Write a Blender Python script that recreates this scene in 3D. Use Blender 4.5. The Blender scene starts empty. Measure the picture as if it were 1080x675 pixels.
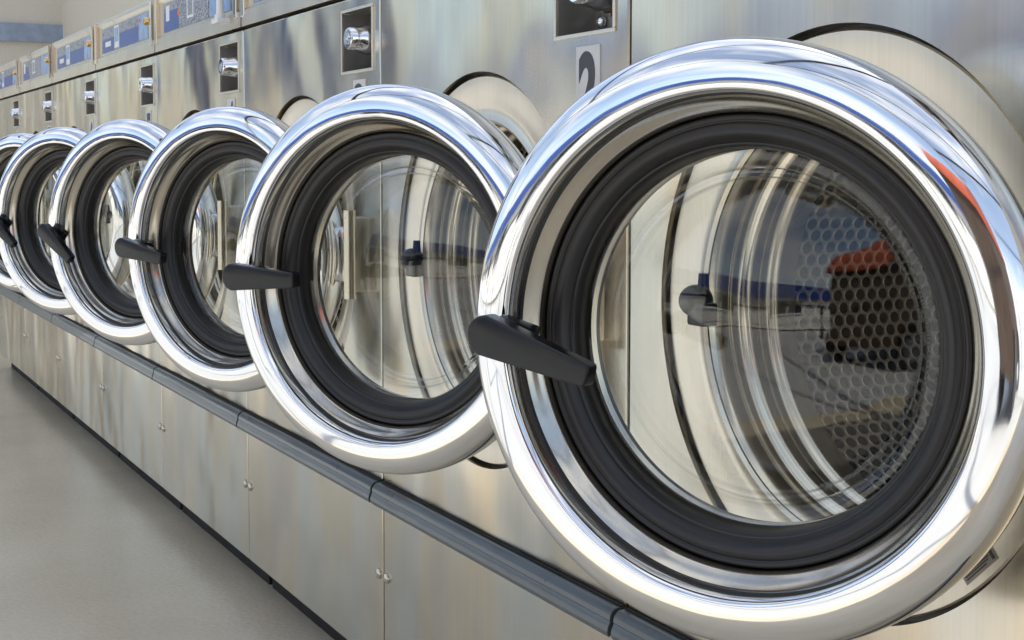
import bpy, bmesh, math, random
from mathutils import Vector, Matrix, noise
random.seed(4)
PI = math.pi
sc = bpy.context.scene
COL = sc.collection

# ------------------------------------------------------------------ materials
def mat(name):
    m = bpy.data.materials.new(name); m.use_nodes = True
    nt = m.node_tree; nt.nodes.clear()
    o = nt.nodes.new('ShaderNodeOutputMaterial')
    return m, nt, o
def N(nt, t, **kw):
    n = nt.nodes.new(t)
    for k, v in kw.items():
        if k.startswith('i_'):
            n.inputs[k[2:].replace('_', ' ')].default_value = v
        else: setattr(n, k, v)
    return n
def L(nt, a, b): nt.links.new(a, b)
def ramp(nt, fac, stops):
    r = N(nt, 'ShaderNodeValToRGB'); e = r.color_ramp.elements
    while len(e) > 1: e.remove(e[-1])
    e[0].position = stops[0][0]; e[0].color = (*stops[0][1], 1)
    for p, c in stops[1:]:
        x = e.new(p); x.color = (*c, 1)
    L(nt, fac, r.inputs[0]); return r
def coords(nt, scale=(1, 1, 1), kind='Object'):
    tc = N(nt, 'ShaderNodeTexCoord'); mp = N(nt, 'ShaderNodeMapping')
    mp.inputs['Scale'].default_value = scale
    L(nt, tc.outputs[kind], mp.inputs[0]); return mp.outputs[0]
def noise_tex(nt, vec, scale, detail=3, rough=.5):
    n = N(nt, 'ShaderNodeTexNoise'); n.inputs['Scale'].default_value = scale
    n.inputs['Detail'].default_value = detail; n.inputs['Roughness'].default_value = rough
    L(nt, vec, n.inputs['Vector']); return n.outputs['Fac']
def maprange(nt, v, a, b):
    m = N(nt, 'ShaderNodeMapRange'); m.inputs['To Min'].default_value = a; m.inputs['To Max'].default_value = b
    m.inputs['From Min'].default_value = .25; m.inputs['From Max'].default_value = .75
    L(nt, v, m.inputs[0]); return m.outputs[0]
def bump(nt, h, dist, strength=1, nrm=None):
    b = N(nt, 'ShaderNodeBump'); b.inputs['Distance'].default_value = dist; b.inputs['Strength'].default_value = strength
    L(nt, h, b.inputs['Height'])
    if nrm is not None: L(nt, nrm, b.inputs['Normal'])
    return b.outputs[0]

def simple(name, col, rough, metal=0, var=.12, nscale=20, bdist=0, coat=0, spec=.5):
    m, nt, o = mat(name); p = N(nt, 'ShaderNodeBsdfPrincipled')
    v = coords(nt); n = noise_tex(nt, v, nscale)
    lo = tuple(c * (1 - var) for c in col); hi = tuple(min(1, c * (1 + var)) for c in col)
    L(nt, ramp(nt, n, [(.3, lo), (.7, hi)]).outputs[0], p.inputs['Base Color'])
    L(nt, maprange(nt, n, rough * .85, min(1, rough * 1.15)), p.inputs['Roughness'])
    p.inputs['Metallic'].default_value = metal; p.inputs['Coat Weight'].default_value = coat
    p.inputs['Specular IOR Level'].default_value = spec
    if bdist: L(nt, bump(nt, noise_tex(nt, v, nscale * 6, 4), bdist), p.inputs['Normal'])
    L(nt, p.outputs[0], o.inputs[0]); return m

def steel(name, base=(.62, .60, .56), rough=.3, wav=.004, brush='z', tint=True, wscale=3.2):
    """brushed sheet steel: fine grain, slow waves in the sheet, faint blue and straw heat tints"""
    m, nt, o = mat(name); p = N(nt, 'ShaderNodeBsdfPrincipled')
    info = N(nt, 'ShaderNodeObjectInfo')
    tc = N(nt, 'ShaderNodeTexCoord')
    rnd = N(nt, 'ShaderNodeVectorMath', operation='SCALE'); rnd.inputs[0].default_value = (7.3, 3.1, 5.7)
    L(nt, info.outputs['Random'], rnd.inputs['Scale'])
    add = N(nt, 'ShaderNodeVectorMath', operation='ADD')
    L(nt, tc.outputs['Object'], add.inputs[0]); L(nt, rnd.outputs[0], add.inputs[1])
    def mp(s):
        q = N(nt, 'ShaderNodeMapping'); q.inputs['Scale'].default_value = s; L(nt, add.outputs[0], q.inputs[0]); return q.outputs[0]
    grain = noise_tex(nt, mp((260, 260, 4) if brush == 'z' else (4, 260, 260)), 1, 2, .6)
    wide = noise_tex(nt, mp((1.5, 1, .9)), wscale, 2, .45)
    wide2 = noise_tex(nt, mp((2.2, 1, .7)), wscale * 1.7, 1, .4)
    smudge = noise_tex(nt, mp((1.6, 1, .8)), 5, 4, .55)
    if tint:
        t = ramp(nt, wide2, [(.26, tuple(b * k for b, k in zip(base, (.90, .97, 1.01)))), (.45, base),
                             (.60, tuple(b * k for b, k in zip(base, (1.07, .98, .85)))), (.74, tuple(b * k for b, k in zip(base, (.98, .93, .90))))]).outputs[0]
    else:
        t = ramp(nt, wide2, [(.3, tuple(b * .95 for b in base)), (.7, base)]).outputs[0]
    mx = N(nt, 'ShaderNodeMix', data_type='RGBA', blend_type='MULTIPLY'); mx.inputs['Factor'].default_value = 1
    L(nt, t, mx.inputs['A']); L(nt, ramp(nt, grain, [(.3, (.93, .93, .93)), (.7, (1, 1, 1))]).outputs[0], mx.inputs['B'])
    L(nt, mx.outputs['Result'], p.inputs['Base Color'])
    L(nt, maprange(nt, smudge, rough * .75, rough * 1.4), p.inputs['Roughness'])
    p.inputs['Metallic'].default_value = 1
    b1 = bump(nt, wide, wav * 6, 1)
    L(nt, b1, p.inputs['Normal']); L(nt, p.outputs[0], o.inputs[0]); return m

M = {}
M['panel'] = steel('panel_steel', (.67, .635, .555), .19, .0052, wscale=2.1)
M['plate'] = steel('plate_steel', (.76, .70, .59), .30, .0010, tint=False)
M['collar'] = steel('collar_steel', (.80, .73, .60), .22, .0012, tint=False)
M['side'] = simple('side_steel', (.35, .34, .32), .45, .9)
def chrome():
    m, nt, o = mat('chrome'); p = N(nt, 'ShaderNodeBsdfPrincipled')
    v = coords(nt)
    p.inputs['Base Color'].default_value = (.86, .86, .865, 1); p.inputs['Metallic'].default_value = 1
    L(nt, maprange(nt, noise_tex(nt, v, 14, 6, .7), .015, .11), p.inputs['Roughness'])
    b = bump(nt, noise_tex(nt, v, 9, 2, .5), .0011, 1)
    L(nt, b, p.inputs['Normal']); L(nt, p.outputs[0], o.inputs[0]); return m
M['chrome'] = chrome()
M['lip'] = steel('lip_steel', (.66, .61, .52), .16, .0006, tint=False)
M['rubber'] = simple('black_rubber', (.0165, .0155, .0155), .36, 0, .18, 30, .0001)
M['plastic'] = simple('black_plastic', (.009, .009, .010), .23, 0, .15, 60, .00005, spec=.42)
M['rail'] = simple('grey_rail_plastic', (.085, .102, .112), .30, 0, .2, 9, .0001, coat=.25)
M['dark'] = simple('dark_gap', (.012, .012, .012), .8)
M['tub'] = simple('tub_inside', (.025, .022, .02), .5)
M['paper'] = simple('white_sticker', (.62, .61, .58), .5, 0, .05, 40)
M['foil'] = simple('foil_sticker', (.30, .27, .23), .4, .6, .1, 40)
M['ink'] = simple('black_ink', (.05, .05, .055), .5)
M['white'] = simple('white_plastic', (.78, .78, .76), .35, 0, .04, 20)
M['blue'] = simple('blue_print', (.02, .07, .30), .3, 0, .35, 45)
M['blue2'] = simple('pale_blue_print', (.25, .38, .60), .3, 0, .2, 30)
M['grey'] = simple('grey_print', (.25, .26, .29), .3, 0, .5, 90)
M['orange'] = simple('orange_print', (.75, .18, .04), .4)
M['brass'] = simple('brass', (.72, .50, .24), .2, 1)
def printed():
    m, nt, o = mat('printed_text'); p = N(nt, 'ShaderNodeBsdfPrincipled')
    n = noise_tex(nt, coords(nt, (260, 260, 420)), 1, 1, .5)
    L(nt, ramp(nt, n, [(.46, (.10, .11, .15)), (.56, (.46, .47, .50))]).outputs[0], p.inputs['Base Color'])
    p.inputs['Roughness'].default_value = .35
    L(nt, p.outputs[0], o.inputs[0]); return m
M['print'] = printed()
def glass():
    m, nt, o = mat('door_glass')
    tr = N(nt, 'ShaderNodeBsdfTransparent'); tr.inputs[0].default_value = (.95, .96, .95, 1)
    gl = N(nt, 'ShaderNodeBsdfGlossy'); gl.inputs['Roughness'].default_value = .012
    fr = N(nt, 'ShaderNodeFresnel'); fr.inputs['IOR'].default_value = 1.56
    b = bump(nt, noise_tex(nt, coords(nt), 12, 1, .4), .0016, 1)
    L(nt, b, gl.inputs['Normal']); L(nt, b, fr.inputs['Normal'])
    mx = N(nt, 'ShaderNodeMixShader')
    L(nt, fr.outputs[0], mx.inputs[0]); L(nt, tr.outputs[0], mx.inputs[1]); L(nt, gl.outputs[0], mx.inputs[2])
    L(nt, mx.outputs[0], o.inputs[0]); return m
M['glass'] = glass()
def perforated():
    """drum steel with staggered round holes cut right through (UV in metres)"""
    m, nt, o = mat('perforated_steel'); p = N(nt, 'ShaderNodeBsdfPrincipled')
    uv = N(nt, 'ShaderNodeUVMap')
    def cell(off):
        a = N(nt, 'ShaderNodeVectorMath', operation='ADD'); a.inputs[1].default_value = off
        L(nt, uv.outputs[0], a.inputs[0])
        s = N(nt, 'ShaderNodeVectorMath', operation='DIVIDE'); s.inputs[1].default_value = (PX, PX * 1.732, 1)
        L(nt, a.outputs[0], s.inputs[0])
        f = N(nt, 'ShaderNodeVectorMath', operation='FRACTION'); L(nt, s.outputs[0], f.inputs[0])
        c = N(nt, 'ShaderNodeVectorMath', operation='SUBTRACT'); c.inputs[1].default_value = (.5, .5, 0); L(nt, f.outputs[0], c.inputs[0])
        k = N(nt, 'ShaderNodeVectorMath', operation='MULTIPLY'); k.inputs[1].default_value = (1, 1.732, 0); L(nt, c.outputs[0], k.inputs[0])
        l = N(nt, 'ShaderNodeVectorMath', operation='LENGTH'); L(nt, k.outputs[0], l.inputs[0]); return l.outputs['Value']
    PX = .0165
    mn = N(nt, 'ShaderNodeMath', operation='MINIMUM')
    L(nt, cell((0, 0, 0)), mn.inputs[0]); L(nt, cell((PX / 2, PX * .866, 0)), mn.inputs[1])
    hole = N(nt, 'ShaderNodeMath', operation='LESS_THAN'); hole.inputs[1].default_value = .375; L(nt, mn.outputs[0], hole.inputs[0])
    rim = N(nt, 'ShaderNodeMapRange'); rim.inputs['From Min'].default_value = .375; rim.inputs['From Max'].default_value = .47
    rim.inputs['To Min'].default_value = 0; rim.inputs['To Max'].default_value = 1
    L(nt, mn.outputs[0], rim.inputs[0])
    p.inputs['Base Color'].default_value = (.90, .83, .70, 1); p.inputs['Metallic'].default_value = .35; p.inputs['Roughness'].default_value = .36
    L(nt, bump(nt, rim.outputs[0], .0016), p.inputs['Normal'])
    tr = N(nt, 'ShaderNodeBsdfTransparent'); mx = N(nt, 'ShaderNodeMixShader')
    L(nt, hole.outputs[0], mx.inputs[0]); L(nt, p.outputs[0], mx.inputs[1]); L(nt, tr.outputs[0], mx.inputs[2])
    L(nt, mx.outputs[0], o.inputs[0]); return m
M['perf'] = perforated()
def floor_mat(name, a, b, rough, sc_=1.4):
    m, nt, o = mat(name); p = N(nt, 'ShaderNodeBsdfPrincipled')
    v = coords(nt); n1 = noise_tex(nt, v, sc_, 6, .6); n2 = noise_tex(nt, v, 90, 3, .6)
    mx = N(nt, 'ShaderNodeMix', data_type='RGBA', blend_type='MULTIPLY'); mx.inputs['Factor'].default_value = 1
    L(nt, ramp(nt, n1, [(.3, a), (.7, b)]).outputs[0], mx.inputs['A'])
    L(nt, ramp(nt, n2, [(.3, (.9, .9, .9)), (.65, (1, 1, 1))]).outputs[0], mx.inputs['B'])
    L(nt, mx.outputs['Result'], p.inputs['Base Color'])
    L(nt, maprange(nt, n1, rough * .8, rough * 1.15), p.inputs['Roughness'])
    L(nt, bump(nt, n2, .0008), p.inputs['Normal'])
    L(nt, p.outputs[0], o.inputs[0]); return m

# ------------------------------------------------------------------ mesh helpers
def finish(bm, name, material, parent=None, smooth=None, mats=None):
    me = bpy.data.meshes.new(name)
    bmesh.ops.recalc_face_normals(bm, faces=bm.faces)
    bm.to_mesh(me); bm.free()
    for mm in (mats or [material]): me.materials.append(mm)
    if smooth:
        me.polygons.foreach_set('use_smooth', [True] * len(me.polygons))
        me.set_sharp_from_angle(angle=math.radians(smooth))
    o = bpy.data.objects.new(name, me); COL.objects.link(o)
    if parent: o.parent = parent
    return o
def box(bm, x0, x1, y0, y1, z0, z1, mi=0, bev=0):
    r = bmesh.ops.create_cube(bm, size=1, matrix=Matrix.Translation(((x0 + x1) / 2, (y0 + y1) / 2, (z0 + z1) / 2)) @ Matrix.Diagonal((x1 - x0, y1 - y0, z1 - z0, 1)))
    vs = r['verts']; fs = {f for v in vs for f in v.link_faces}
    for f in fs: f.material_index = mi
    if bev:
        es = list({e for v in vs for e in v.link_edges})
        rr = bmesh.ops.bevel(bm, geom=es, offset=bev, segments=2, affect='EDGES', profile=.6)
        for f in rr['faces']: f.material_index = mi
def lathe(bm, prof, cx=0, cz=0, cy=0, seg=160, closed=False, mi=0, uv=None):
    """prof: (radius, out) pairs; the axis runs along -y; out>0 is towards the street"""
    rings = []
    for r, v in prof:
        if r < 1e-6: rings.append([bm.verts.new((cx, cy - v, cz))])
        else: rings.append([bm.verts.new((cx + r * math.cos(2 * PI * k / seg), cy - v, cz + r * math.sin(2 * PI * k / seg))) for k in range(seg)])
    n = len(rings)
    s = 0
    for i in range(n if closed else n - 1):
        a, b = rings[i], rings[(i + 1) % n]
        r0, v0 = prof[i]; r1, v1 = prof[(i + 1) % n]; d = math.hypot(r1 - r0, v1 - v0)
        for k in range(seg):
            k2 = (k + 1) % seg
            if len(a) == 1 and len(b) == 1: break
            if len(a) == 1: f = bm.faces.new((a[0], b[k], b[k2]))
            elif len(b) == 1: f = bm.faces.new((a[k], b[0], a[k2]))
            else:
                f = bm.faces.new((a[k], b[k], b[k2], a[k2]))
                if uv is not None:
                    c = 2 * PI * .235
                    for lp, (ss, kk) in zip(f.loops, ((s, k), (s + d, k), (s + d, k + 1), (s, k + 1))): lp[uv].uv = (ss, kk / seg * c)
            f.material_index = mi
        s += d
def smoothprof(pts, n=6):
    """Catmull-Rom through the points"""
    out = []; P = [pts[0]] + list(pts) + [pts[-1]]
    for i in range(1, len(P) - 2):
        p0, p1, p2, p3 = P[i - 1:i + 3]
        for k in range(n):
            t = k / n
            out.append(tuple(.5 * ((2 * p1[j]) + (-p0[j] + p2[j]) * t + (2 * p0[j] - 5 * p1[j] + 4 * p2[j] - p3[j]) * t * t + (-p0[j] + 3 * p1[j] - 3 * p2[j] + p3[j]) * t ** 3) for j in (0, 1)))
    out.append(pts[-1]); return out
def cyl(bm, p0, p1, r0, r1=None, seg=32, mi=0):
    r1 = r0 if r1 is None else r1
    p0 = Vector(p0); p1 = Vector(p1); d = p1 - p0
    q = d.to_track_quat('Z', 'Y').to_matrix().to_4x4()
    r = bmesh.ops.create_cone(bm, cap_ends=True, segments=seg, radius1=r0, radius2=r1, depth=d.length, matrix=Matrix.Translation((p0 + p1) / 2) @ q)
    for v in r['verts']:
        for f in v.link_faces: f.material_index = mi
def sphere(bm, c, r, sy=1, mi=0):
    q = bmesh.ops.create_uvsphere(bm, u_segments=24, v_segments=14, radius=r, matrix=Matrix.Translation(c) @ Matrix.Diagonal((1, sy, 1, 1)))
    for v in q['verts']:
        for f in v.link_faces: f.material_index = mi
def prism_x(bm, prof, x0, x1, mi=0):
    a = [bm.verts.new((x0, y, z)) for y, z in prof]; b = [bm.verts.new((x1, y, z)) for y, z in prof]; n = len(prof)
    for i in range(n): bm.faces.new((a[i], a[(i + 1) % n], b[(i + 1) % n], b[i])).material_index = mi
    bm.faces.new(a).material_index = mi; bm.faces.new(b).material_index = mi
def outline(bm, pts, y0, y1, bev=0):
    a = [bm.verts.new((x, y0, z)) for x, z in pts]; b = [bm.verts.new((x, y1, z)) for x, z in pts]; n = len(pts)
    fa = bm.faces.new(a); bm.faces.new(b)
    for i in range(n): bm.faces.new((a[i], a[(i + 1) % n], b[(i + 1) % n], b[i]))
    if bev: bmesh.ops.bevel(bm, geom=list(fa.edges), offset=bev, segments=3, affect='EDGES', profile=.5)
def cut(target, cutters):
    for c in cutters:
        md = target.modifiers.new('b', 'BOOLEAN'); md.operation = 'DIFFERENCE'; md.solver = 'EXACT'; md.object = c
    bpy.context.view_layer.update()
    dg = bpy.context.evaluated_depsgraph_get()
    me = bpy.data.meshes.new_from_object(target.evaluated_get(dg))
    target.modifiers.clear(); target.data = me
    for c in cutters: bpy.data.objects.remove(c)
def tag(o, label=None, cat=None, group=None, kind=None):
    if label: o['label'] = label
    if cat: o['category'] = cat
    if group: o['group'] = group
    if kind: o['kind'] = kind
    return o
def empty(name, loc=(0, 0, 0), rz=0):
    o = bpy.data.objects.new(name, None); COL.objects.link(o); o.location = loc; o.rotation_euler = (0, 0, rz); return o
def glyph(ch, w, h, x, z, y, parent, name='digit', bold=.045, depth=.0004):
    cu = bpy.data.curves.new('glyph', 'FONT'); cu.body = ch; cu.size = 1; cu.extrude = .002; cu.offset = bold
    t = bpy.data.objects.new('glyph', cu); COL.objects.link(t)
    bpy.context.view_layer.update()
    me = bpy.data.meshes.new_from_object(t.evaluated_get(bpy.context.evaluated_depsgraph_get()))
    bpy.data.objects.remove(t)
    xs = [v.co.x for v in me.vertices]; ys = [v.co.y for v in me.vertices]
    ax, bx, ay, by = min(xs), max(xs), min(ys), max(ys)
    for v in me.vertices:
        c = v.co.copy()
        v.co = (x + ((c.x - ax) / (bx - ax) - .5) * w, y - c.z / .002 * depth, z + ((c.y - ay) / (by - ay) - .5) * h)
    me.name = name; me.materials.clear(); me.materials.append(M['ink'])
    o = bpy.data.objects.new(name, me); COL.objects.link(o); o.parent = parent; return o

# ------------------------------------------------------------------ the washing machine
W = .70; CX = -.021; CZ = .7185; RC = .265; PORT = .198
ZT = 1.132; ZF = 1.268

def build_washer():
    root = empty('washing_machine')
    # sheet steel front with the round well and the lock pocket cut out
    bm = bmesh.new(); box(bm, -.3475, .3475, 0, .022, .062, 1.128, bev=.0022)
    fp = finish(bm, 'front_panel', M['panel'], root)
    bm = bmesh.new(); lathe(bm, [(0, .1), (RC, .1), (RC, -.1), (0, -.1)], CX, CZ, seg=192); c1 = finish(bm, 'c', M['dark'])
    bm = bmesh.new(); box(bm, .191, .319, -.1, .1, 1.011, 1.108, bev=.004); c2 = finish(bm, 'c', M['dark'])
    cut(fp, [c1, c2])
    bm = bmesh.new()
    box(bm, -.3445, .3445, .0225, .80, .064, 1.262)
    bmesh.ops.delete(bm, geom=[f for f in bm.faces if f.calc_center_median().y < .03], context='FACES_ONLY')
    finish(bm, 'cabinet', M['side'], root)
    bm = bmesh.new()     # toe kick
    box(bm, -.34, .34, .045, .06, 0, .0635); finish(bm, 'toe_kick', M['dark'], root)
    # face plate behind the door, with a dark joint round it
    bm = bmesh.new()
    lathe(bm, [(RC - .0050, -.028), (RC - .0050, -.009), (RC - .0065, -.007), (PORT + .03, -.0075), (PORT + .022, -.011), (PORT + .012, -.011), (PORT + .004, -.0075), (PORT, -.010), (PORT, -.028)], CX, CZ, seg=192)
    pl = finish(bm, 'face_plate', M['plate'], root, 30)
    bm = bmesh.new(); lathe(bm, [(RC + .02, -.0235), (PORT + .001, -.0235), (PORT + .001, -.030), (RC + .02, -.030)], CX, CZ, closed=True, seg=96)
    finish(bm, 'joint_seal', M['rubber'], root)
    # sticker on the face plate
    bm = bmesh.new()
    for k, (u0, u1, z0, z1, mi) in enumerate([(-.022, .022, -.0062, .0062, 0), (-.019, .002, .003, .0042, 1), (-.019, .014, .0006, .0015, 1), (-.019, .012, -.0014, -.0005, 1), (-.019, .008, -.0036, -.0027, 1), (.016, .019, -.004, .003, 1)]):
        box(bm, u0, u1, -.0004 * (mi + 1), .0002, z0, z1, mi)
    st = finish(bm, 'sticker', None, pl, mats=[M['foil'], M['ink']])
    a = math.radians(-46); st.location = (CX + .246 * math.cos(a), .0073, CZ + .246 * math.sin(a)); st.rotation_euler = (0, -(a + PI / 2), 0)
    # steel mouth of the drum, ribbed
    bm = bmesh.new()
    pr = smoothprof([(PORT, -.012), (.194, -.020), (.1925, -.032), (.197, -.040), (.1965, -.050), (.188, -.056), (.1875, -.068), (.194, -.074), (.194, -.084), (.186, -.092), (.186, -.112), (.190, -.118)], 7)
    lathe(bm, pr, CX, CZ); finish(bm, 'drum_mouth', M['collar'], root, 60)
    bm = bmesh.new(); uv = bm.loops.layers.uv.new('UVMap')
    pr = smoothprof([(.190, -.1185), (.205, -.122), (.222, -.132), (.228, -.146)], 4) + [(.228, -.2), (.228, -.3), (.228, -.45), (.20, -.478), (.12, -.49), (.04, -.49)]
    lathe(bm, pr, CX, CZ, uv=uv)
    drum = finish(bm, 'drum', M['perf'], root, 50)
    for k in range(3):           # paddles inside the drum
        bm = bmesh.new(); an = 2 * PI * k / 3 + .5
        pts = [(-.035, 0), (-.022, .028), (-.008, .045), (.008, .045), (.022, .028), (.035, 0)]
        for (x0, y0) in [(0, 0)]:
            A = [bm.verts.new((x, .17, z)) for x, z in pts]; B = [bm.verts.new((x * .9, .45, z * .9)) for x, z in pts]
            for i in range(6): bm.faces.new((A[i], A[(i + 1) % 6], B[(i + 1) % 6], B[i]))
            bm.faces.new(A); bm.faces.new(B)
        pd = finish(bm, 'drum_paddle', M['collar'], drum, 60)
        d = Vector((math.cos(an), 0, math.sin(an)))
        pd.matrix_local = Matrix.Translation((CX + d.x * .2275, 0, CZ + d.z * .2275)) @ Matrix.Rotation(-(an - PI / 2 + PI), 4, 'Y')
    bm = bmesh.new(); lathe(bm, [(.20, -.117), (.262, -.1175), (.262, -.52), (0, -.52)], CX, CZ, seg=64); finish(bm, 'tub', M['tub'], root, 30)
    # lock catch on the left rim of the mouth
    bm = bmesh.new()
    sphere(bm, (-.207, -.012, CZ + .004), .0165, 1.1); box(bm, -.207, -.180, -.024, -.004, CZ - .020, CZ + .004, bev=.004); cyl(bm, (-.200, -.008, CZ + .004), (-.200, -.008, CZ + .032), .007, .005)
    finish(bm, 'lock_catch', M['plastic'], root, 40)
    # lock pocket: tray, stepped knob, screws
    bm = bmesh.new()
    x0, x1, z0, z1, yb = .1915, .3185, 1.0115, 1.1075, .052
    def quad(*p): bm.faces.new([bm.verts.new(q) for q in p])
    quad((x0, .001, z0), (x1, .001, z0), (x1, yb, z0), (x0, yb, z0)); quad((x0, .001, z1), (x1, .001, z1), (x1, yb, z1), (x0, yb, z1))
    quad((x0, .001, z0), (x0, .001, z1), (x0, yb, z1), (x0, yb, z0)); quad((x1, .001, z0), (x1, .001, z1), (x1, yb, z1), (x1, yb, z0))
    quad((x0, yb, z0), (x1, yb, z0), (x1, yb, z1), (x0, yb, z1))
    pk = finish(bm, 'lock_pocket', M['side'], root)
    bm = bmesh.new()
    for a in ((x0 - .004, x1 + .004, -.0025, .002, z0 - .004, z0 + .0005), (x0 - .004, x1 + .004, -.0025, .002, z1 - .0005, z1 + .004), (x0 - .004, x0 + .0005, -.0025, .002, z0 + .0006, z1 - .0006), (x1 - .0005, x1 + .004, -.0025, .002, z0 + .0006, z1 - .0006)): box(bm, *a, bev=.0008)
    finish(bm, 'pocket_frame', M['plate'], pk)
    bm = bmesh.new(); kx, kz = .268, 1.060
    lathe(bm, [(.030, -.050), (.030, -.036), (.028, -.033), (.0245, -.030), (.0245, -.010), (.022, -.004), (.0185, .010), (.0175, .020), (.0155, .0225), (.011, .0225), (.0105, .016), (.004, .0155), (0, .0155)], kx, kz, seg=48)
    finish(bm, 'lock_knob', M['chrome'], pk, 35)
    bm = bmesh.new(); lathe(bm, [(.0250, -.031), (.0262, -.029), (.0262, -.022), (.0250, -.020)], kx, kz, seg=48); finish(bm, 'brass_band', M['brass'], pk, 35)
    for sx, sz in ((.214, 1.030), (.214, 1.090), (.305, 1.024), (.305, 1.096)):
        bm = bmesh.new(); sphere(bm, (sx, .048, sz), .0075, .8); finish(bm, 'rivet', M['chrome'], pk, 60)
    # bumper rail
    bm = bmesh.new()
    prof = [(-.001, .365), (-.013, .3645), (-.0165, .362), (-.0195, .3575), (-.0205, .352), (-.0198, .3505), (-.0205, .349), (-.0225, .3445), (-.0235, .339), (-.0225, .3345), (-.0205, .3325), (-.0195, .3345), (-.016, .333), (-.001, .331)]
    prism_x(bm, prof, -.3462, .3462)
    finish(bm, 'bumper_rail', M['rail'], root, 22)
    bm = bmesh.new(); prism_x(bm, [(-.0008, .3662), (-.006, .3665), (-.006, .3655), (-.0008, .3652)], -.346, .346)
    finish(bm, 'rail_gasket', M['dark'], root)
    # cover screws near the joint
    for sx in (-.336, .333):
        bm = bmesh.new(); lathe(bm, [(.0085, .0), (.0085, .0015), (.007, .0036), (.0035, .0046), (0, .005)], sx, .214, seg=24); box(bm, sx - .0045, sx + .0045, -.0052, -.003, .2132, .2148)
        finish(bm, 'screw', M['lip'], root, 40)
    # hinge
    bm = bmesh.new(); cyl(bm, (.292, -.030, CZ - .07), (.292, -.030, CZ + .07), .010); box(bm, .262, .300, -.028, .004, CZ - .06, CZ + .06, bev=.004)
    finish(bm, 'hinge', M['collar'], root, 40)
    # control fascia
    bm = bmesh.new()
    prism_x(bm, [(-.004, ZT + .002), (.022, ZT + .002), (.022, ZF), (.004, ZF), (-.001, ZF - .004), (-.002, 1.255), (.003, 1.247), (.003, 1.170), (-.003, 1.165), (-.0045, ZT + .006)], -.3465, .3465)
    fa = finish(bm, 'control_fascia', M['plate'], root, 25)
    bm = bmesh.new(); box(bm, -.3462, -.326, -.007, .004, ZT + .02, ZF - .004, bev=.002); finish(bm, 'fascia_post', M['panel'], fa)
    bm = bmesh.new(); box(bm, .304, .322, -.007, .004, ZT + .02, ZF - .004, bev=.002); finish(bm, 'fascia_post', M['panel'], fa)
    bm = bmesh.new()
    def pr_(u0, u1, z0, z1, mi, y=.0015): box(bm, u0, u1, y, .0032, z0, z1, mi)
    pr_(-.285, .265, 1.174, 1.243, 0, .0022)
    pr_(-.28, -.13, 1.176, 1.212, 1, .0018); pr_(-.06, .155, 1.176, 1.216, 1, .0018); pr_(-.255, -.18, 1.214, 1.240, 2, .0018)
    pr_(.02, .15, 1.219, 1.240, 3, .0018); pr_(.16, .255, 1.178, 1.240, 4, .0018)
    pr_(-.125, -.07, 1.180, 1.240, 5, .0018); pr_(-.118, -.077, 1.196, 1.234, 4, .0010)
    pr_(.165, .178, 1.222, 1.232, 6, .0010); pr_(-.235, -.165, 1.190, 1.204, 5, .0010)
    finish(bm, 'instruction_label', None, fa, mats=[M['grey'], M['blue'], M['print'], M['print'], M['blue2'], M['white'], M['orange']])
    bm = bmesh.new(); lathe(bm, [(.010, -.004), (.010, .012), (.008, .015), (0, .016)], .284, 1.215, seg=28); finish(bm, 'start_button', M['brass'], fa, 40)
    # door, hung open on the right; its mesh is the chrome ring
    AX = -.281
    th = [math.radians(t) for t in range(0, 360, 6)]
    pr = []
    for t in th:
        c, s = math.cos(t), math.sin(t)
        e = .86
        r = (.2040 if s > 0 else .2185) + ((.0383 if c > 0 else .0087) if s > 0 else .0238) * math.copysign(abs(c) ** e, c); v = -.008 + (.0300 if s > 0 else .040) * math.copysign(abs(s) ** e, s)
        pr.append((r, v))
    bm = bmesh.new(); lathe(bm, pr, AX, 0, closed=True, seg=256)
    box(bm, AX + .235, -.0, .012, .030, -.045, .045, bev=.004)
    door = finish(bm, 'door', M['chrome'], root, 60)
    door.location = (.296, -.0275, .7169)
    bm = bmesh.new()     # turned inner lip and back shell
    pr = smoothprof([(.1995, .006), (.1965, .001), (.1925, -.004), (.1880, -.0085), (.1850, -.0125), (.1838, -.020), (.1838, -.0345)], 5)
    lathe(bm, pr + [(.187, -.037), (.1555, -.060), (.1555, -.066), (.200, -.060), (.215, -.046)], AX, 0, seg=192)
    finish(bm, 'inner_lip', M['lip'], door, 50)
    bm = bmesh.new()
    pr = smoothprof([(.1845, -.0325), (.1835, -.0215), (.1815, -.0180), (.1790, -.0175), (.1770, -.0185), (.1745, -.0165), (.1700, -.0150), (.1655, -.0170), (.1615, -.0215), (.1602, -.0240), (.1584, -.0245), (.1564, -.0285), (.1553, -.0350), (.1550, -.050)], 5)
    lathe(bm, pr, AX, 0, seg=192)
    finish(bm, 'gasket', M['rubber'], door, 60)
    bm = bmesh.new()
    fr = [(.1558, -.0400), (.1520, -.0388), (.1460, -.0400), (.1415, -.0450), (.1400, -.0540), (.1392, -.0610), (.1370, -.0590), (.1350, -.0560), (.1330, -.0575), (.1318, -.0660), (.1300, -.0705)]
    n = 14
    dome = [(.1285 * (1 - k / n), -.0700 + .0250 * (1 - (1 - k / n) ** 2)) for k in range(n + 1)]
    fr = smoothprof(fr, 5) + dome
    bk = [(r, v - .0035) for r, v in reversed(fr[:-1])]
    lathe(bm, fr + [(0, dome[-1][1] - .0035)] + bk, AX, 0, seg=192)
    finish(bm, 'door_glass', M['glass'], door, 60)
    # handle: hub on a stub, tapering paddle
    bm = bmesh.new()
    pts = []
    for k in range(13):
        a = PI / 2 + .12 + (PI - .24) * k / 12; pts.append((.0175 * math.cos(a), .0175 * math.sin(a)))
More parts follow.
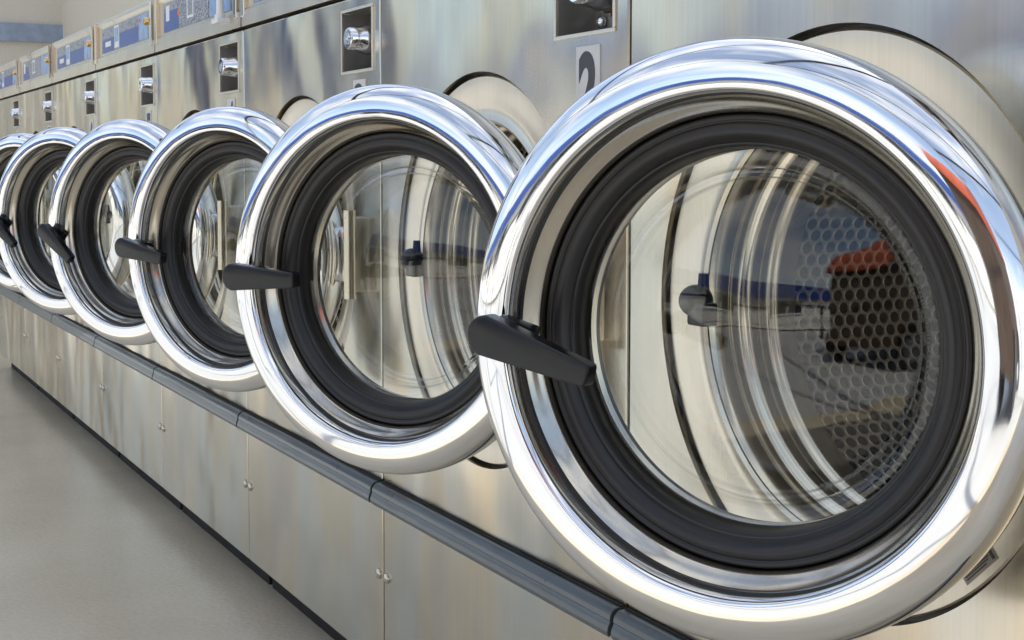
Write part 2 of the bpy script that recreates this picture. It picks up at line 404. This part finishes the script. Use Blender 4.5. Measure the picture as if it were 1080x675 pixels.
    tip = [(.098, -.0095), (.1005, -.0085), (.1015, -.006), (.1015, .006), (.1005, .0085), (.098, .0095)]
    outline(bm, pts + tip, -.0145, .0, .0022)
    cyl(bm, (.002, -.002, 0), (.002, .030, 0), .0095); cyl(bm, (.002, .006, 0), (.002, .012, 0), .0115)
    box(bm, -.012, .024, .020, .036, -.013, .012, bev=.004)
    h = finish(bm, 'handle', M['plastic'], door, 35)
    h.location = (AX - .194, -.048, 0)
    return root
def children(o): return [c for c in bpy.data.objects if c.parent == o]
def copy_tree(o, parent=None):
    c = o.copy(); COL.objects.link(c)
    if parent is not None: c.parent = parent
    for ch in children(o): copy_tree(ch, c)
    return c
proto = build_washer()
S0 = 1.2726
TH = [.5068, .5211, .4778, .5219, .5663, .54, .50, .55, .52]
HA = [15, 0, 9, 36, 38, 12, 20, 5, 30]
WHERE = ['nearest washing machine, its big chrome ringed door cut by the right edge of the photo',
         'washing machine marked with the number 2, second from the right, its door handle level',
         'third washing machine from the right, between machine 2 and the two at the far left',
         'fourth washing machine from the right, its door handle slanting down across the ring',
         'fifth washing machine from the right, small door ring near the left edge',
         'sixth washing machine in the steel row, mostly hidden behind the fifth door',
         'seventh washing machine, far along the steel row towards the end wall',
         'last washing machine, at the far end of the steel row by the end wall']
lab0 = [c for f in children(proto) if f.name == 'control_fascia' for c in children(f) if c.name == 'instruction_label'][0]
def label_mesh(rects):
    bm = bmesh.new(); box(bm, -.285, .265, .0022, .0032, 1.174, 1.243, 0)
    for k, (u0, u1, z0, z1, mi) in enumerate(rects): box(bm, u0, u1, .0018 - .0001 * k, .0032, z0, z1, mi)
    o = finish(bm, 'instruction_label', None, None, mats=list(lab0.data.materials)); me = o.data; bpy.data.objects.remove(o); return me
LABELS = [label_mesh([(-.28, .26, 1.176, 1.241, 4), (-.24, -.21, 1.190, 1.225, 5), (-.18, -.06, 1.182, 1.236, 0), (-.05, .06, 1.182, 1.236, 2), (.08, .11, 1.20, 1.22, 5), (.13, .24, 1.180, 1.236, 3)]),
          label_mesh([(-.28, -.15, 1.176, 1.222, 1), (-.262, -.23, 1.200, 1.236, 5), (-.14, .10, 1.176, 1.240, 2), (-.075, -.02, 1.190, 1.236, 5), (-.068, -.027, 1.196, 1.230, 0), (.11, .26, 1.176, 1.240, 4), (-.155, -.14, 1.205, 1.218, 6)]),
          lab0.data]
roots = [proto] + [copy_tree(proto) for _ in range(7)]
for i, r in enumerate(roots):
    r.location = (-(S0 - W / 2 + i * W), 0, 0)
    tag(r, WHERE[i], 'washing machine', 'stainless steel washing machines standing in a row')
    for c in children(r):
        if c.name.split('.')[0] == 'door':
            c.rotation_euler = (0, 0, TH[i])
            for d in children(c):
                if d.name.split('.')[0] == 'handle': d.rotation_euler = (0, math.radians(HA[i]), 0)
        if c.name.split('.')[0] == 'control_fascia':
            for d in children(c):
                if d.name.split('.')[0] == 'instruction_label': d.data = LABELS[{0: 0, 1: 0, 2: 0, 3: 1, 4: 2, 5: 2, 6: 1, 7: 2}[i]]
        if c.name.split('.')[0] == 'control_fascia' and i == 3:
            bm = bmesh.new(); cyl(bm, (.252, -.018, 1.165), (.252, -.018, 1.235), .0075, .006); box(bm, .228, .274, -.030, -.002, 1.148, 1.158, bev=.002); cyl(bm, (.252, -.018, 1.155), (.252, -.018, 1.166), .011)
            finish(bm, 'white_lever', M['white'], c, 40)
    bm = bmesh.new(); box(bm, .238, .290, -.0012, .0004, .902, .996, bev=.0005)
    pl = finish(bm, 'number_plate', M['paper'], r)
    glyph(str(i + 1), .040 if i else .02, .080, .264, .950, -.0012, pl)

# ------------------------------------------------------------------ the place
def plane(bm, x0, x1, y0, y1, z): bm.faces.new([bm.verts.new(p) for p in ((x0, y0, z), (x1, y0, z), (x1, y1, z), (x0, y1, z))])
bm = bmesh.new(); plane(bm, -400, 400, -400, 400, -.004)
tag(finish(bm, 'ground', floor_mat('ground_concrete', (.46, .47, .46), (.56, .57, .56), .7, .3)), kind='structure')
bm = bmesh.new(); plane(bm, -9.5, 6, -1.15, .95, 0)
tag(finish(bm, 'floor', floor_mat('pale_floor', (.56, .475, .345), (.74, .655, .50), .22, 1.1)), kind='structure')
M['wall'] = floor_mat('cream_wall_paint', (.66, .60, .49), (.72, .66, .55), .7, .8)
bm = bmesh.new(); box(bm, -9.6, 5, .90, 1.05, 0, 2.42)
w = finish(bm, 'building_wall', M['wall']); tag(w, 'plain cream building wall rising behind the row of machines', 'wall')
bm = bmesh.new(); box(bm, -9.75, -9.6, -1.2, 1.05, 0, 3.4)
w = finish(bm, 'end_wall', M['wall']); tag(w, 'cream end wall with a blue grey band closing the row at the left', 'wall')
bm = bmesh.new(); box(bm, -9.6, -9.57, -1.2, .9, 1.68, 1.80); finish(bm, 'painted_band', simple('blue_grey_paint', (.30, .36, .46), .6), w)

def street_building():
    r = empty('street_building', (0, -10, 0)); tag(r, 'long low white building with a blue fascia, mirrored in the chrome rings', 'building')
    bm = bmesh.new(); box(bm, -26, 14, -6, 0, 0, 1.75); finish(bm, 'wall', floor_mat('white_render', (.62, .61, .57), (.70, .69, .65), .8, .5), r)
    bm = bmesh.new(); box(bm, -26.3, 14.3, -.2, .5, 1.75, 2.50); finish(bm, 'roof_fascia', simple('blue_sheet', (.012, .045, .20), .4), r)
    for k in range(9):
        x = -24 + k * 4.2
        bm = bmesh.new(); box(bm, x, x + 1.9, .0, .03, .85, 1.55); wn = finish(bm, 'window', simple('dark_pane', (.03, .04, .05), .1), r)
        bm = bmesh.new(); box(bm, x - .06, x + 1.96, .0, .08, .78, .84); box(bm, x + .92, x + .98, .03, .07, .85, 1.55); finish(bm, 'window_frame', M['white'], wn)
street_building()
r = empty('street_fence', (0, -6.5, 0)); tag(r, 'dark metal railing across the street, mirrored in the door glass', 'fence')
bm = bmesh.new(); box(bm, -20, 9, -.03, .03, 1.05, 1.12); box(bm, -20, 9, -.02, .02, .25, .30); finish(bm, 'rail', M['plastic'], r)
for k in range(15):
    bm = bmesh.new(); box(bm, -20 + 2.05 * k, -19.94 + 2.05 * k, -.03, .03, 0, 1.05); finish(bm, 'post', M['plastic'], r)
# utility pole and overhead wires
for k, x in enumerate((-13.0, 7.0)):
    r = empty('utility_pole', (x, -5.6, 0)); tag(r, ['grey utility pole at the far left end of the overhead wires', 'grey utility pole at the right end of the overhead wires'][k], 'pole', 'utility poles carrying the wires')
    bm = bmesh.new(); cyl(bm, (0, 0, 0), (0, 0, 6.2), .11, .08); finish(bm, 'shaft', M['side'], r, 40)
    bm = bmesh.new(); box(bm, -.06, .06, -.7, .7, 5.5, 5.62); finish(bm, 'crossarm', M['side'], r)
for k, (dy, z, sag) in enumerate(((-.6, 5.75, .5), (0, 5.7, .7), (.6, 5.72, .35))):
    bm = bmesh.new(); n = 24; P = [Vector((-13 + 20 * i / n, -5.6 + dy, z - sag * 4 * (i / n) * (1 - i / n))) for i in range(n + 1)]
    for a, b in zip(P, P[1:]): cyl(bm, a, b, .022, seg=6)
    tag(finish(bm, 'overhead_wire', M['dark'], None, 60), 'thin black overhead wire strung between the utility poles', 'wire', 'overhead wires')
r = empty('pipe_pergola', (0, 0, 0)); tag(r, 'open overhead frame of dark pipes, mirrored as thin lines in the chrome rings', 'pergola')
bm = bmesh.new(); cyl(bm, (-9, -2.5, 2.62), (4.5, -2.5, 2.62), .035, seg=12); finish(bm, 'front_beam', M['side'], r, 40)
for x in (-8.6, -5.6, -2.7, -.55, 1.5, 4.2):
    bm = bmesh.new(); cyl(bm, (x, .9, 2.38), (x, -2.5, 2.62), .042, seg=12); finish(bm, 'rafter', M['dark'], r, 40)
for x in (-8.6, -2.7, 4.2):
    bm = bmesh.new(); cyl(bm, (x, -2.5, 0), (x, -2.5, 2.6), .035, seg=14); finish(bm, 'post', M['side'], r, 40)
for x0, x1 in ((-2.7, -.55), (-.55, 1.5), (-5.6, -2.7)):
    bm = bmesh.new(); cyl(bm, (x0, -2.5, 2.60), (x1, .9, 2.36), .024, seg=8); finish(bm, 'brace', M['dark'], r, 40)
# blue tarpaulin hung from the pergola towards the far end
bm = bmesh.new(); nx, nz = 30, 14; V = {}
for a in range(nx + 1):
    for b in range(nz + 1):
        y = -1.00 - .75 * a / nx; z = 2.40 - 1.25 * b / nz - (.06 * noise.noise(Vector((a * .9, 3, 1))) if b == nz else 0)
        V[a, b] = bm.verts.new((-6.4 + .05 * math.sin(a * .8) * b / nz + .04 * noise.noise(Vector((a * .3, b * .3, 0))), y, z))
for a in range(nx):
    for b in range(nz): bm.faces.new((V[a, b], V[a + 1, b], V[a + 1, b + 1], V[a, b + 1]))
bmesh.ops.solidify(bm, geom=bm.faces[:], thickness=.006)
tag(finish(bm, 'tarpaulin', simple('blue_tarpaulin', (.015, .06, .26), .45, 0, .3, 4), None, 60), 'navy blue tarpaulin hanging from the pipe frame, mirrored at the left of the rings', 'tarpaulin')
# covered cart shape, made up and added as a dark mass for the reflections
r = empty('reflection_prop', (1.78, -2.5, 0), math.radians(-20)); tag(r, 'made-up dark brown cart under an arched orange tarpaulin, mirrored at the right of the near door', 'prop')
bm = bmesh.new(); box(bm, -1.0, 1.0, -.55, .55, .32, 1.55, bev=.03); finish(bm, 'body', simple('prop_brown', (.07, .045, .03), .6, 0, .4, 8), r)
bm = bmesh.new(); pts = [(1.08 * math.cos(PI * k / 20), 1.50 + .62 * math.sin(PI * k / 20)) for k in range(21)]
outline(bm, pts, -.62, .62, .02); finish(bm, 'prop_top', simple('prop_orange', (.36, .075, .035), .8, 0, .25, 6), r, 40)
for sx in (-.7, .7):
    for sy in (-.6, .6):
        bm = bmesh.new(); lathe(bm, [(.30, -.04), (.32, -.02), (.32, .02), (.30, .04), (.22, .03), (.20, .0), (.06, .02), (.05, .06), (0, .06), (0, -.04), (.05, -.04), (.2, -.02)], sx, .32, -sy + 0, seg=28, closed=True); finish(bm, 'wheel', M['plastic'], r, 40)
bm = bmesh.new(); cyl(bm, (1.0, 0, .95), (1.55, 0, 1.05), .025); cyl(bm, (1.55, -.4, 1.05), (1.55, .4, 1.05), .022); finish(bm, 'push_bar', M['side'], r, 40)

# ------------------------------------------------------------------ light
world = bpy.data.worlds.new('World'); sc.world = world; world.use_nodes = True
nt = world.node_tree; bg = nt.nodes['Background']
sky = nt.nodes.new('ShaderNodeTexSky'); sky.sky_type = 'NISHITA'; sky.sun_disc = False
EL, AZ = math.radians(51), math.radians(-20)
sky.sun_elevation = EL; sky.sun_rotation = AZ; sky.dust_density = 2.2; sky.air_density = 1.1
tc = nt.nodes.new('ShaderNodeTexCoord'); mp = nt.nodes.new('ShaderNodeMapping'); mp.inputs['Scale'].default_value = (1, 1, 2.4)
ns = nt.nodes.new('ShaderNodeTexNoise'); ns.inputs['Scale'].default_value = 1.5; ns.inputs['Detail'].default_value = 6; ns.inputs['Roughness'].default_value = .55
cr = nt.nodes.new('ShaderNodeValToRGB'); cr.color_ramp.elements[0].position = .46; cr.color_ramp.elements[0].color = (.12, .12, .12, 1); cr.color_ramp.elements[1].position = .68; cr.color_ramp.elements[1].color = (.95, .95, .95, 1)
mx = nt.nodes.new('ShaderNodeMix'); mx.data_type = 'RGBA'; mx.inputs['B'].default_value = (5.4, 5.5, 5.6, 1)
for a, b in ((tc.outputs['Generated'], mp.inputs[0]), (mp.outputs[0], ns.inputs['Vector']), (ns.outputs['Fac'], cr.inputs[0]), (cr.outputs[0], mx.inputs['Factor']), (sky.outputs[0], mx.inputs['A']), (mx.outputs['Result'], bg.inputs[0])): nt.links.new(a, b)
bg.inputs[1].default_value = .14
sd = Vector((math.sin(AZ) * math.cos(EL), math.cos(AZ) * math.cos(EL), math.sin(EL)))
la = bpy.data.lights.new('sun', 'SUN'); la.energy = 3.3; la.angle = math.radians(.53); la.color = (1, .95, .87)
lo = bpy.data.objects.new('sun', la); COL.objects.link(lo); lo.rotation_euler = sd.to_track_quat('Z', 'Y').to_euler(); lo.location = (0, 0, 8)

# ------------------------------------------------------------------ camera
ALPHA, PITCH = .4922, .0592
cd = bpy.data.cameras.new('camera'); co = bpy.data.objects.new('camera', cd); COL.objects.link(co); sc.camera = co
F = Vector((-math.cos(ALPHA) * math.cos(PITCH), math.sin(ALPHA) * math.cos(PITCH), -math.sin(PITCH)))
co.location = (0, -.8283, .8578); co.rotation_euler = F.to_track_quat('-Z', 'Y').to_euler()
cd.sensor_width = 36; cd.lens = 36 * 1450 / 1080; cd.shift_y = -(337.5 - 261.4) / 1080
cd.clip_start = .02; cd.clip_end = 2000

sc.view_settings.view_transform = 'Standard'; sc.view_settings.look = 'None'; sc.view_settings.gamma = 1
sc.view_settings.exposure = 0.88
sc.cycles.max_bounces = 12; sc.cycles.glossy_bounces = 8; sc.cycles.transparent_max_bounces = 16
sc.cycles.use_denoising = True; sc.cycles.sample_clamp_indirect = 8
